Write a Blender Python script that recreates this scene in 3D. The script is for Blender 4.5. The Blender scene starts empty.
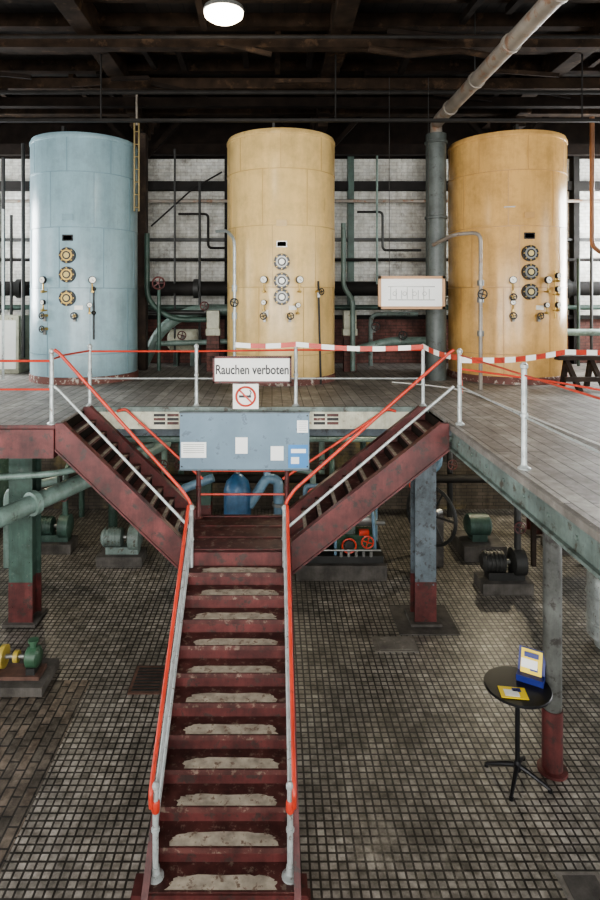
import bpy, bmesh, math, random
from mathutils import Vector, Matrix
random.seed(7)
def lin(c):
    o=[]
    for v in c:
        v/=255.0
        o.append(v/12.92 if v<=0.04045 else ((v+0.055)/1.055)**2.4)
    return (o[0],o[1],o[2],1)
MATS={}
def paint(name,col,rough=0.5,metal=0.0,var=0.25,scale=3.0,wear=None,wear_amt=0.4,wscale=9.0,bump=0.05,spec=0.5,streak=False,grime=0.0):
    if name in MATS: return MATS[name]
    m=bpy.data.materials.new(name); m.use_nodes=True; nt=m.node_tree; N=nt.nodes; L=nt.links
    b=N['Principled BSDF']; b.inputs['Roughness'].default_value=rough; b.inputs['Metallic'].default_value=metal
    b.inputs['Specular IOR Level'].default_value=spec
    tc=N.new('ShaderNodeTexCoord'); mp=N.new('ShaderNodeMapping'); L.new(tc.outputs['Object'],mp.inputs[0])
    if streak: mp.inputs['Scale'].default_value=(1,1,0.15)
    n=N.new('ShaderNodeTexNoise'); n.inputs['Scale'].default_value=scale; n.inputs['Detail'].default_value=8; L.new(mp.outputs[0],n.inputs['Vector'])
    r=N.new('ShaderNodeValToRGB'); c=lin(col)
    r.color_ramp.elements[0].position=0.3; r.color_ramp.elements[1].position=0.7
    r.color_ramp.elements[0].color=(c[0]*(1-var),c[1]*(1-var),c[2]*(1-var),1)
    r.color_ramp.elements[1].color=(min(1,c[0]*(1+var*.5)),min(1,c[1]*(1+var*.5)),min(1,c[2]*(1+var*.5)),1)
    L.new(n.outputs[0],r.inputs[0]); out=r.outputs[0]
    if wear:
        n2=N.new('ShaderNodeTexNoise'); n2.inputs['Scale'].default_value=wscale; n2.inputs['Detail'].default_value=10; n2.inputs['Roughness'].default_value=0.7
        L.new(mp.outputs[0],n2.inputs['Vector'])
        r2=N.new('ShaderNodeValToRGB'); r2.color_ramp.elements[0].position=0.72-wear_amt*0.4; r2.color_ramp.elements[1].position=0.78-wear_amt*0.4
        L.new(n2.outputs[0],r2.inputs[0]); mx=N.new('ShaderNodeMix'); mx.data_type='RGBA'
        L.new(r2.outputs[0],mx.inputs[0]); L.new(out,mx.inputs[6]); mx.inputs[7].default_value=lin(wear); out=mx.outputs[2]
    if grime:
        for sc,st in ((2.2,False),(5.0,True)):
            g=N.new('ShaderNodeTexNoise'); g.inputs['Scale'].default_value=sc; g.inputs['Detail'].default_value=10; g.inputs['Roughness'].default_value=.75
            gm=N.new('ShaderNodeMapping'); gm.inputs['Scale'].default_value=(1,1,.12) if st else (1,1,1); gm.inputs['Location'].default_value=(2,7,3) if st else (0,0,0)
            L.new(tc.outputs['Object'],gm.inputs[0]); L.new(gm.outputs[0],g.inputs['Vector'])
            gg=grime if not st else grime*.7
            gr=N.new('ShaderNodeValToRGB'); gr.color_ramp.elements[0].position=.36; gr.color_ramp.elements[1].position=.56; gr.color_ramp.elements[0].color=(1-gg,1-gg*1.03,1-gg*1.08,1); gr.color_ramp.elements[1].color=(1,1,1,1)
            L.new(g.outputs[0],gr.inputs[0]); mu=N.new('ShaderNodeMix'); mu.data_type='RGBA'; mu.blend_type='MULTIPLY'; mu.inputs[0].default_value=1; L.new(out,mu.inputs[6]); L.new(gr.outputs[0],mu.inputs[7]); out=mu.outputs[2]
    L.new(out,b.inputs['Base Color'])
    if bump:
        bp=N.new('ShaderNodeBump'); bp.inputs['Strength'].default_value=bump; bp.inputs['Distance'].default_value=0.02
        L.new(n.outputs[0],bp.inputs['Height']); L.new(bp.outputs[0],b.inputs['Normal'])
    MATS[name]=m; return m
def emis(name,col,s):
    m=bpy.data.materials.new(name); m.use_nodes=True; b=m.node_tree.nodes['Principled BSDF']
    b.inputs['Base Color'].default_value=lin(col); b.inputs['Emission Color'].default_value=lin(col); b.inputs['Emission Strength'].default_value=s
    MATS[name]=m; return m
def brickmat(name,c1,c2,mortar,bw,rh,ms,off=0.5,rot=0,rough=0.7,wear=None,amt=0.4,wscale=0.8,vert=False,bump=0.4,lo=.5,hi=1.3,speck=0.0,streak=0.0):
    m=bpy.data.materials.new(name); m.use_nodes=True; nt=m.node_tree; N=nt.nodes; L=nt.links
    b=N['Principled BSDF']; b.inputs['Roughness'].default_value=rough
    tc=N.new('ShaderNodeTexCoord'); mp=N.new('ShaderNodeMapping'); L.new(tc.outputs['Object'],mp.inputs[0])
    mp.inputs['Rotation'].default_value=(math.radians(90) if vert else 0,0,math.radians(rot))
    bt=N.new('ShaderNodeTexBrick'); bt.offset=off; bt.inputs['Scale'].default_value=1; bt.inputs['Brick Width'].default_value=bw; bt.inputs['Row Height'].default_value=rh
    bt.inputs['Mortar Size'].default_value=ms; bt.inputs['Mortar Smooth'].default_value=0.2; bt.inputs['Bias'].default_value=0
    bt.inputs['Color1'].default_value=lin(c1); bt.inputs['Color2'].default_value=lin(c2); bt.inputs['Mortar'].default_value=lin(mortar)
    L.new(mp.outputs[0],bt.inputs['Vector']); out=bt.outputs['Color']
    def mulnoise(out,sc,lo,hi,p0=.3,p1=.7,loc=(0,0,0),scl=(1,1,1)):
        n=N.new('ShaderNodeTexNoise'); n.inputs['Scale'].default_value=sc; n.inputs['Detail'].default_value=10; n.inputs['Roughness'].default_value=0.68
        m3=N.new('ShaderNodeMapping'); m3.inputs['Location'].default_value=loc; m3.inputs['Scale'].default_value=scl; L.new(tc.outputs['Object'],m3.inputs[0]); L.new(m3.outputs[0],n.inputs['Vector'])
        r=N.new('ShaderNodeValToRGB'); r.color_ramp.elements[0].position=p0; r.color_ramp.elements[1].position=p1
        r.color_ramp.elements[0].color=(lo,lo*.98,lo*.95,1); r.color_ramp.elements[1].color=(hi,hi,hi,1); L.new(n.outputs[0],r.inputs[0])
        mu=N.new('ShaderNodeMix'); mu.data_type='RGBA'; mu.blend_type='MULTIPLY'; mu.inputs[0].default_value=1; L.new(out,mu.inputs[6]); L.new(r.outputs[0],mu.inputs[7]); return mu.outputs[2]
    if wear:
        n2=N.new('ShaderNodeTexNoise'); n2.inputs['Scale'].default_value=wscale*1.7; n2.inputs['Detail'].default_value=12; n2.inputs['Roughness'].default_value=0.72
        mp2=N.new('ShaderNodeMapping'); mp2.inputs['Location'].default_value=(5,3,1); L.new(tc.outputs['Object'],mp2.inputs[0]); L.new(mp2.outputs[0],n2.inputs['Vector'])
        r2=N.new('ShaderNodeValToRGB'); r2.color_ramp.elements[0].position=0.7-amt*0.4; r2.color_ramp.elements[1].position=0.85-amt*0.4
        L.new(n2.outputs[0],r2.inputs[0]); mx=N.new('ShaderNodeMix'); mx.data_type='RGBA'
        L.new(r2.outputs[0],mx.inputs[0]); L.new(out,mx.inputs[6]); mx.inputs[7].default_value=lin(wear); out=mx.outputs[2]
    out=mulnoise(out,wscale,lo,hi)
    if speck: out=mulnoise(out,9,1-speck,1+speck*.4,.4,.6,(3,1,0)); out=mulnoise(out,3,1-speck,1+speck*.3,.38,.55,(8,1,4))
    if streak: out=mulnoise(out,3.5,1-streak,1.02,.35,.6,(1,1,1),(1,1,.1))
    L.new(out,b.inputs['Base Color'])
    bp=N.new('ShaderNodeBump'); bp.inputs['Strength'].default_value=bump; bp.inputs['Distance'].default_value=0.01; bp.invert=True
    L.new(bt.outputs['Fac'],bp.inputs['Height']); L.new(bp.outputs[0],b.inputs['Normal'])
    MATS[name]=m; return m

class MB:
    def __init__(s,name): s.name=name; s.bm=bmesh.new(); s.mats=[]
    def mi(s,m):
        if m not in s.mats: s.mats.append(m)
        return s.mats.index(m)
    def face(s,vs,i,sm=False):
        try:
            f=s.bm.faces.new(vs); f.material_index=i; f.smooth=sm
        except ValueError: pass
    def hexa(s,c,m):
        i=s.mi(m); v=[s.bm.verts.new(p) for p in c]
        for q in ((0,3,2,1),(4,5,6,7),(0,1,5,4),(1,2,6,5),(2,3,7,6),(3,0,4,7)): s.face([v[k] for k in q],i)
    def bx(s,x0,x1,y0,y1,z0,z1,m):
        s.hexa([(x0,y0,z0),(x1,y0,z0),(x1,y1,z0),(x0,y1,z0),(x0,y0,z1),(x1,y0,z1),(x1,y1,z1),(x0,y1,z1)],m)
    def box(s,c,d,m,R=None):
        hx,hy,hz=d[0]/2,d[1]/2,d[2]/2; c=Vector(c); pts=[]
        for z in (-hz,hz):
            for x,y in ((-hx,-hy),(hx,-hy),(hx,hy),(-hx,hy)):
                p=Vector((x,y,z)); 
                if R: p=R@p
                pts.append(c+p)
        s.hexa(pts,m)
    def prism(s,poly,ext,m):
        i=s.mi(m); e=Vector(ext); a=[s.bm.verts.new(p) for p in poly]; b=[s.bm.verts.new(Vector(p)+e) for p in poly]
        s.face(a[::-1],i); s.face(b,i); n=len(a)
        for k in range(n): s.face([a[k],a[(k+1)%n],b[(k+1)%n],b[k]],i)
    def tube(s,pts,r,m,seg=10,closed=False,fil=0,caps=True):
        i=s.mi(m); pts=[Vector(p) for p in pts]
        if fil and len(pts)>2:
            q=[pts[0]]
            for k in range(1,len(pts)-1):
                a,b,c=pts[k-1],pts[k],pts[k+1]; d1=(a-b); d2=(c-b); f=min(fil,d1.length*.45,d2.length*.45)
                p0=b+d1.normalized()*f; p1=b+d2.normalized()*f
                for t in (0,.25,.5,.75,1): q.append((1-t)**2*p0+2*t*(1-t)*b+t*t*p1)
            q.append(pts[-1]); pts=q
        n=len(pts); rs=r if isinstance(r,(list,tuple)) else [r]*n
        rings=[]; prev=None
        for k in range(n):
            if closed: t=(pts[(k+1)%n]-pts[k-1])
            elif k==0: t=pts[1]-pts[0]
            elif k==n-1: t=pts[-1]-pts[-2]
            else: t=(pts[k+1]-pts[k]).normalized()+(pts[k]-pts[k-1]).normalized()
            t=t.normalized()
            if prev is None:
                u=Vector((0,0,1)) if abs(t.z)<.9 else Vector((1,0,0)); u=(u-t*u.dot(t)).normalized()
            else: u=(prev-t*prev.dot(t)).normalized()
            prev=u; w=t.cross(u)
            rings.append([s.bm.verts.new(pts[k]+(u*math.cos(2*math.pi*j/seg)+w*math.sin(2*math.pi*j/seg))*rs[k]) for j in range(seg)])
        for k in range(n if closed else n-1):
            A=rings[k]; B=rings[(k+1)%n]
            for j in range(seg): s.face([A[j],A[(j+1)%seg],B[(j+1)%seg],B[j]],i,True)
        if not closed and caps: s.face(rings[0][::-1],i); s.face(rings[-1],i)
    def cyl(s,a,b,r,m,seg=20,r2=None): s.tube([a,b],[r,r if r2 is None else r2],m,seg)
    def lathe(s,c,prof,m,seg=64):
        i=s.mi(m); R=[]
        for r,z in prof: R.append([s.bm.verts.new((c[0]+r*math.cos(2*math.pi*j/seg),c[1]+r*math.sin(2*math.pi*j/seg),c[2]+z)) for j in range(seg)])
        for k in range(len(R)-1):
            for j in range(seg): s.face([R[k][j],R[k][(j+1)%seg],R[k+1][(j+1)%seg],R[k+1][j]],i,True)
        s.face(R[0][::-1],i); s.face(R[-1],i)
    def ring(s,c,n,R,r,m,seg=24):
        n=Vector(n).normalized(); u=Vector((0,0,1)) if abs(n.z)<.9 else Vector((1,0,0)); u=(u-n*u.dot(n)).normalized(); w=n.cross(u); c=Vector(c)
        s.tube([c+(u*math.cos(2*math.pi*k/seg)+w*math.sin(2*math.pi*k/seg))*R for k in range(seg)],r,m,8,closed=True)
    def wheel(s,c,n,R,r,m,sp=4):
        s.ring(c,n,R,r,m); n=Vector(n).normalized(); u=Vector((0,0,1)) if abs(n.z)<.9 else Vector((1,0,0)); u=(u-n*u.dot(n)).normalized(); w=n.cross(u); c=Vector(c)
        for k in range(sp):
            a=2*math.pi*k/sp+.3; s.tube([c,c+(u*math.cos(a)+w*math.sin(a))*R],r*.8,m,6)
        s.cyl(c-n*r*2,c+n*r*2,R*.18,m,12)
    def ball(s,c,r,m,sz=1.0):
        prof=[(max(.001,r*math.cos(a)),r*sz*math.sin(a)) for a in [math.radians(-88+176*k/12) for k in range(13)]]
        s.lathe(c,prof,m,24)
    def done(s,bevel=0,parent=None):
        bmesh.ops.recalc_face_normals(s.bm,faces=s.bm.faces)
        me=bpy.data.meshes.new(s.name); s.bm.to_mesh(me); s.bm.free()
        for m in s.mats: me.materials.append(m)
        me.set_sharp_from_angle(angle=math.radians(40))
        o=bpy.data.objects.new(s.name,me); bpy.context.collection.objects.link(o)
        if bevel:
            b=o.modifiers.new('bevel','BEVEL'); b.width=bevel; b.segments=2; b.limit_method='ANGLE'; b.angle_limit=math.radians(50)
        if parent: o.parent=parent
        return o
def text(body,size,loc,mat,parent,name,sx=1.0,off=.003):
    c=bpy.data.curves.new(name,'FONT'); c.body=body; c.size=size; c.extrude=0.001; c.align_x='CENTER'; c.align_y='CENTER'; c.offset=off
    o=bpy.data.objects.new(name,c); bpy.context.collection.objects.link(o); o.location=loc; o.rotation_euler=(math.radians(90),0,0); o.scale=(sx,1,1)
    c.materials.append(mat); o.parent=parent

# ---------------- materials
red=paint('oxide_red_paint',(98,50,48),.5,var=.4,wear=(66,50,46),wear_amt=.45,wscale=8,grime=.5)
redtread=paint('tread_red',(92,54,50),.55,var=.4,scale=6,wear=(128,112,100),wear_amt=.42,wscale=12,grime=.5)
worn=paint('worn_tread_concrete',(172,163,147),.8,var=.4,scale=9,wear=(124,106,92),wear_amt=.42,wscale=12,bump=.2)
cream=paint('cream_paint',(190,190,170),.5,var=.15,wear=(140,130,105),wear_amt=.3,grime=.35)
railred=paint('rail_red',(188,66,48),.35,var=.25,wear=(140,60,48),wear_amt=.38)
silver=paint('silver_paint',(172,178,176),.35,.3,var=.25,scale=12,wear=(116,106,96),wear_amt=.35,wscale=20)
grn=paint('grey_green_paint',(110,124,118),.5,var=.25,wear=(74,70,60),wear_amt=.42,grime=.45)
grnD=paint('dark_green_paint',(64,88,78),.5,var=.25,wear=(86,100,92),wear_amt=.35,grime=.5)
colgrey=paint('column_grey',(96,98,94),.5,var=.3,wear=(62,58,54),wear_amt=.42,grime=.45)
bluegrey=paint('blue_grey_paint',(98,108,114),.5,var=.2,wear=(68,70,70),wear_amt=.42,grime=.45)
board=paint('board_blue',(110,132,146),.5,var=.15,wear=(94,110,122),wear_amt=.38,wscale=6)
steelD=paint('dark_steel',(54,54,52),.5,.3,var=.35)
steel=paint('bare_steel',(132,132,128),.35,.5,var=.3)
black=paint('black_paint',(14,14,16),.4,var=.1)
white=paint('white_paint',(228,228,222),.5,var=.05)
paper=paint('paper',(235,236,232),.7,var=.04)
brass=paint('brass',(170,144,84),.35,.6,var=.25)
wood=paint('old_dark_wood',(54,42,33),.8,var=.5,scale=5,wear=(74,60,46),wear_amt=.35,wscale=5)
ceilW=paint('ceiling_beam_wood',(48,37,28),.85,var=.6,scale=4,wear=(70,54,40),wear_amt=.38,wscale=3,spec=.2)
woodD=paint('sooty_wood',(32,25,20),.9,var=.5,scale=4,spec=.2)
sootS=paint('sooty_steel',(38,36,34),.7,var=.4,spec=.2)
pine=paint('pine_frame',(182,142,104),.5,var=.15)
conc=paint('concrete',(120,115,108),.85,var=.3,scale=5,wear=(144,138,128),wear_amt=.3,grime=.3)
concD=paint('dirty_concrete',(88,84,79),.9,var=.4,scale=4,grime=.4)
blueT=paint('tank_blue',(144,170,178),.28,var=.1,scale=1.5,wear=(122,146,150),wear_amt=.24,wscale=5,bump=.05,streak=True,grime=.18)
yelT=paint('tank_yellow',(220,190,132),.28,var=.12,scale=1.5,wear=(190,160,106),wear_amt=.24,wscale=5,bump=.05,streak=True,grime=.2)
yelT2=paint('tank_ochre',(214,172,110),.26,var=.14,scale=1.5,wear=(182,140,86),wear_amt=.24,wscale=5,bump=.05,streak=True,grime=.22)
blueB=paint('tank_blue_band_shade',(116,142,150),.35,var=.1); yelB=paint('tank_yellow_band_shade',(188,158,102),.35,var=.1); yelB2=paint('tank_ochre_band_shade',(180,140,84),.35,var=.1)  # darker tank tints put seam shadow into the band colour
skirt=paint('skirt_worn_red',(116,78,70),.7,var=.3,wear=(186,178,166),wear_amt=.44,wscale=9)
duct=paint('duct_grey_green',(88,95,92),.45,var=.25,wear=(64,66,62),wear_amt=.35,grime=.35)
galv=paint('galvanised',(146,138,128),.45,.2,var=.3,wear=(132,104,84),wear_amt=.42,wscale=4)
glass=paint('gauge_glass',(200,180,120),.15,var=.1)
dial=paint('dial_face',(228,226,214),.3,var=.03)
pumpblue=paint('pump_blue',(58,98,132),.4,var=.25,grime=.4)
paleblue=paint('pipe_pale_blue',(112,140,158),.4,var=.2,grime=.4)
pipeG=paint('pipe_sea_green',(118,138,130),.45,var=.2,wear=(90,98,88),wear_amt=.36,grime=.4)
pumpG=paint('pump_green',(66,98,76),.4,var=.25,grime=.4)
yel=paint('yellow_paint',(180,160,80),.4,var=.15,grime=.4)
yelB3=paint('brochure_yellow',(236,206,40),.4,var=.05)
drkwall=brickmat('undercroft_brick',(100,92,82),(84,78,70),(62,58,54),.27,.085,.008,vert=True,rough=.9,wear=(136,124,88),amt=.42,wscale=.6,streak=.4)
ladY=paint('ladder_yellow',(140,124,84),.5,var=.2)
capB=paint('copper_brown',(120,84,58),.45,.2,var=.3)
bluebox=paint('blue_print',(28,40,110),.4,var=.05)
poster=paint('poster_blue',(70,132,186),.5,var=.05)
tilered=paint('rust_iron',(92,68,58),.8,var=.4,scale=8)
sidewall=paint('side_wall_paint',(136,132,124),.9,var=.3,scale=1)

floorM=brickmat('floor_tiles',(166,161,152),(134,130,122),(64,60,56),.088,.088,.012,off=0,rough=.42,wear=(150,144,132),amt=.3,wscale=.5,lo=.36,hi=1.2,speck=.38)
brickF=brickmat('floor_bricks',(118,106,94),(94,89,81),(52,48,44),.24,.115,.012,rot=90,rough=.55,wscale=1.1,speck=.4)
plank=brickmat('deck_planks',(150,147,142),(126,123,119),(66,63,60),3.2,.16,.008,rot=90,rough=.5,wear=(160,157,151),amt=.4,wscale=1.6,bump=.3,lo=.6,speck=.22)
wbrick=brickmat('whitewashed_brick',(224,225,220),(208,210,207),(182,182,178),.27,.085,.006,vert=True,rough=.85,wear=(124,119,114),amt=.36,wscale=1.0,lo=.66,hi=1.1,speck=.16,streak=.28)
dado=brickmat('red_dado',(122,80,72),(104,70,64),(80,60,56),.27,.085,.008,vert=True,rough=.7,wscale=1.2,speck=.3)
ceilM=brickmat('ceiling_planks',(34,26,20),(24,19,15),(8,6,5),4,.2,.012,rot=90,rough=.95,wscale=.8)

C=5.3; DK=3.65; LZ=2.02; Y1=7.75; Y2=9.0; XL=-2.8; XR=2.34; SX0=-1.12; SX1=.25
# ---------------- shell
o=MB('floor'); o.bx(-2.5,9,-4,15,-.2,0,floorM); o.bx(-9,-2.5,8.3,15,-.2,0,floorM); o.bx(-9,-2.5,-4,8.3,-.2,0,brickF); o.done()
o=MB('ceiling'); o.bx(-9,9,-4,15,9.9,10.1,ceilM); o.done()
o=MB('wall_back')
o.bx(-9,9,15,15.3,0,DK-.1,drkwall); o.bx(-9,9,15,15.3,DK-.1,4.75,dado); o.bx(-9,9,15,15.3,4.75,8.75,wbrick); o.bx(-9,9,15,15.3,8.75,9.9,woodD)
o.done()
o=MB('trim_1')
for z,h,m in ((8.05,.22,sootS),(6.72,.07,steelD),(4.8,.1,sootS)):
    o.bx(-8.98,8.98,14.8,15,z-h/2,z+h/2,m)
for x in (-7.2,-5.3,-3.2,-1.1,1.95,4.0,6.2,7.5): o.bx(x-.07,x+.07,14.76,15,DK,8.9,sootS if x!=1.95 else grnD)
o.done()
sideY=((-4,-1),(1,3.4),(5.4,7.6),(9.6,12.3),(14.7,15)); sideW=((-1,1),(3.4,5.4),(7.6,9.6),(12.3,14.7))
for nm,x0,x1 in (('wall_left',-9.3,-9),('wall_right',9,9.3)):
    o=MB(nm)
    o.bx(x0,x1,-4,15,0,.8,sidewall); o.bx(x0,x1,-4,15,2.9,4.9,sidewall); o.bx(x0,x1,-4,15,8.3,9.9,sidewall)
    for a,b in sideY: o.bx(x0,x1,a,b,.8,2.9,sidewall); o.bx(x0,x1,a,b,4.9,8.3,sidewall)
    o.done()
o=MB('wall_front')
o.bx(-9,9,-4.3,-4,0,.8,sidewall); o.bx(-9,9,-4.3,-4,3.1,4.9,sidewall); o.bx(-9,9,-4.3,-4,8.4,9.9,sidewall)
for a,b in ((-9,-7.6),(-4,-2.2),(1.6,3.4),(7.2,9)): o.bx(a,b,-4.3,-4,4.9,8.4,sidewall); o.bx(a,b,-4.3,-4,.8,3.1,sidewall)
o.done()
def window(n,x0,x1,y0,y1,z0,z1,axis):
    o=MB('window_%d'%n)
    if axis=='y':
        ym=(y0+y1)/2
        for i in range(6): x=x0+(x1-x0)*i/5; o.bx(x-.03,x+.03,ym-.04,ym+.04,z0,z1,white)
        for i in range(5): z=z0+(z1-z0)*i/4; o.bx(x0,x1,ym-.04,ym+.04,z-.03,z+.03,white)
    else:
        xm=(x0+x1)/2
        for i in range(4): y=y0+(y1-y0)*i/3; o.bx(xm-.04,xm+.04,y-.03,y+.03,z0,z1,white)
        for i in range(4): z=z0+(z1-z0)*i/3; o.bx(xm-.04,xm+.04,y0,y1,z-.03,z+.03,white)
    o.done()
def area(loc,rot,sx,sy,p,col=(1,.99,.97),name='window_and_fill_light'):
    l=bpy.data.lights.new(name,'AREA'); l.shape='RECTANGLE'; l.size=sx; l.size_y=sy; l.energy=p; l.color=col
    ob=bpy.data.objects.new(name,l); bpy.context.collection.objects.link(ob); ob.location=loc; ob.rotation_euler=rot
k=1
for a,b in ((-7.6,-4),(-2.2,1.6),(3.4,7.2)):
    window(k,a,b,-4.3,-4,4.9,8.4,'y'); area(((a+b)/2,-4.35,6.65),(math.radians(90),0,0),b-a,3.5,640); k+=1
    window(k,a,b,-4.3,-4,.8,3.1,'y'); area(((a+b)/2,-4.35,1.95),(math.radians(90),0,0),b-a,2.3,290); k+=1  # lower front windows and their lights added to fill the floor
for sx in (-1,1):
    for a,b in sideW:
        x0,x1=(-9.3,-9) if sx<0 else (9,9.3)
        window(k,x0,x1,a,b,4.9,8.3,'x'); k+=1; window(k,x0,x1,a,b,.8,2.9,'x'); k+=1
        rear=a>12
        area((sx*9.35,(a+b)/2,6.6),(0,math.radians(-90 if sx<0 else 90),0),3.4,b-a,680 if rear else 95,(.95,.98,1))  # rear windows are added; their strong light lifts the back wall
        area((sx*9.35,(a+b)/2,1.85),(0,math.radians(-90 if sx<0 else 90),0),2.1,b-a,140,(.97,.98,1))  # low side windows added as fill for the ground floor
# ---------------- ceiling beams
for x in (-7.0,-2.96,1.1,5.37):
    o=MB('ceiling_beam'); o.bx(x-.16,x+.16,-3.98,14.98,9.5,9.9,ceilW); o.bx(x-.13,x+.13,12.7,14.4,9.2,9.5,ceilW); o.bx(x-.11,x+.11,12.95,14.1,8.98,9.2,ceilW)
    o.done(.01)
    if x<5: 
        o=MB('timber_post'); o.bx(x-.13,x+.13,13.45,13.71,DK,8.98,wood); o.done(.01)
o=MB('ceiling_joist')
for i in range(20):
    y=-3.5+i*.95
    o.bx(-8.98,8.98,y-.09,y+.09,9.68,9.9,ceilW)
for y in (7.9,9.7,11.6,13.2): o.bx(-8.98,8.98,y-.1,y+.1,9.3,9.5,ceilW)
for i in range(30):
    x=-8.6+i*.58; y=random.choice((8.6,10.6,12.4)); o.box((x,y,9.62),(.1,random.uniform(.9,1.8),.12),random.choice((ceilW,woodD)),Matrix.Rotation(random.uniform(-.12,.12),3,'X'))
for i in range(12):
    x=-5.5+i*1.0+random.uniform(-.3,.3); y=random.uniform(9.2,12.6); o.box((x,y,9.22+random.uniform(-.05,.15)),(random.uniform(.5,1.5),.05,.07),random.choice((woodD,ceilW)),Matrix.Rotation(random.uniform(-.25,.25),3,'Y'))
o.done()
o=MB('ceiling_tie_rail'); o.bx(-8.98,8.98,10.35,10.43,8.33,8.38,sootS); 
for x in (-6,-2.96,1.1,5.37): o.tube([(x,10.39,8.36),(x,10.39,9.5)],.015,sootS,6)
o.done()
o=MB('ceiling_brace')
o.bx(-8.98,8.98,12.0,12.16,9.12,9.3,woodD); o.bx(-8.98,8.98,14.5,14.7,8.75,9.0,woodD)
for x,sg in ((-2.96,1),(1.1,1),(5.37,-1),(5.37,1),(-2.96,-1),(1.1,-1)): o.prism([(x,13.75,8.5),(x+.12*sg,13.75,8.5),(x+1.0*sg,13.75,9.45),(x+.85*sg,13.75,9.45)],(0,.12,0),woodD)
o.done()
o=MB('ceiling_conduit')
o.tube([(-8.98,9.0,9.2),(8.98,9.0,9.2)],.025,sootS,8); o.tube([(-8.98,11,9.05),(8.98,11,9.05)],.04,sootS,8); o.tube([(1.5,9.3,9.15),(2.1,9.3,9.05),(2.9,9.3,9.12),(3.6,9.3,9.0)],.05,ceilW,8)
o.done()
o=MB('ceiling_lamp'); lampm=emis('lamp_glass',(255,240,214),9)
o.lathe((-.66,8.2,9.2),[(.12,.08),(.27,.05),(.28,0),(.27,-.01)],steel,32)
o.lathe((-.66,8.2,9.19),[(.27,0),(.26,-.05),(.19,-.1),(.1,-.13),(.01,-.135)],lampm,32)
o.cyl((-.66,8.2,9.25),(-.66,8.2,9.7),.02,black,8); o.done()
l=bpy.data.lights.new('lamp_bulb','POINT'); l.energy=30; l.color=(1,.9,.75); l.shadow_soft_size=.2; ob=bpy.data.objects.new('lamp_bulb',l); bpy.context.collection.objects.link(ob); ob.location=(-.66,8.2,8.85)
for (x,y,z,e) in ((4.9,13.2,3.0,130),(-5,12.5,3.0,45),(0.2,12.8,3.1,40),(1.9,10.6,3.1,35)):  # first lamp makes the warm glow; the other three are added undercroft fill
    o=MB('glow_and_fill_lamp'); o.lathe((x,y,z+.12),[(.1,.23),(.13,.05),(.12,0)],white,16); o.ball((x,y,z+.1),.09,lampm); o.done()
    l=bpy.data.lights.new('glow_and_fill_bulb','POINT'); l.energy=e; l.color=(1,.88,.64); l.shadow_soft_size=.1; ob=bpy.data.objects.new('glow_and_fill_bulb',l); bpy.context.collection.objects.link(ob); ob.location=(x,y,z-.12)

# ---------------- deck
o=MB('mezzanine_deck')
for r in ((-8.98,XL,Y1,14.98),(XL,XR,Y2,14.98),(XR,8.98,-3.98,14.98),(-8.98,XR,-3.98,.4)):
    o.bx(r[0],r[1],r[2],r[3],DK-.05,DK,plank)
o.bx(-8.98,XL,Y1-.06,Y1+.1,DK-.42,DK-.05,red); o.bx(-8.98,XL,Y1-.02,Y1,DK-.05,DK-.002,red)
o.bx(XL,XR,Y2-.04,Y2+.08,DK-.32,DK-.01,cream); o.bx(XL,XR,Y2-.06,Y2-.0,DK-.06,DK+.01,grn)
o.bx(XR-.05,XR+.03,-3.98,Y1,DK-.07,DK-.005,conc); o.bx(XR-.02,XR+.08,-3.98,Y1,DK-.3,DK-.07,grn); o.bx(XR-.06,XR+.08,-3.98,Y1,DK-.32,DK-.29,grn)
for k_ in range(24): o.cyl((XR-.035,-3.6+k_*.48,DK-.18),(XR-.02,-3.6+k_*.48,DK-.18),.018,grn,8)
for y in [9.2+.75*i for i in range(8)]: o.bx(-8.98,8.98,y,y+.12,DK-.27,DK-.05,woodD)
for y in [-3.5+.8*i for i in range(14)]: o.bx(XR+.1,8.98,y,y+.12,DK-.27,DK-.05,woodD)
o.bx(-8.98,8.98,9.72,9.98,DK-.6,DK-.3,bluegrey)
o.bx(-8.98,8.98,13.3,13.5,DK-.6,DK-.3,grnD)
o.bx(3.04,3.24,-3.98,9.7,DK-.52,DK-.3,grn)
o.done()
def hcol(x,y,w,m,name):
    o=MB(name); t=.03
    def prof(z0,z1,mm,g=0):
        o.bx(x-w/2-g,x+w/2+g,y-w/2-g,y-w/2+t+g,z0,z1,mm); o.bx(x-w/2-g,x+w/2+g,y+w/2-t-g,y+w/2+g,z0,z1,mm); o.bx(x-w*.3,x+w*.3,y-w/2+t,y+w/2-t,z0,z1,mm)
    prof(.7,DK-.66,m); prof(.06,.7,red,.004)
    for k_ in range(8):
        for sg in (-1,1): o.cyl((x+sg*w*.36,y-w/2-.012,.3+k_*.36),(x+sg*w*.36,y-w/2,.3+k_*.36),.014,m if k_ else red,8)
    o.bx(x-w/2-.08,x+w/2+.08,y-w/2-.08,y+w/2+.08,0.02,.06,concD)
    o.bx(x-w/2-.05,x+w/2+.05,y-w/2-.03,y+w/2+.03,DK-.66,DK-.602,m)
    o.done()
hcol(2.48,9.85,.34,bluegrey,'steel_column'); hcol(-4.05,9.85,.38,grnD,'steel_column')
hcol(-1.5,13.4,.3,grnD,'steel_column'); hcol(5.9,13.4,.3,grnD,'steel_column')
o=MB('pipe_column'); o.lathe((3.14,6.72,0),[(.16,0),(.16,.03),(.11,.035),(.11,.7)],red,24); o.lathe((3.14,6.72,.7),[(.1,0),(.1,DK-.525-.7-.04),(.17,DK-.525-.7-.04),(.17,DK-.525-.7)],colgrey,24); o.done()
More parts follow.
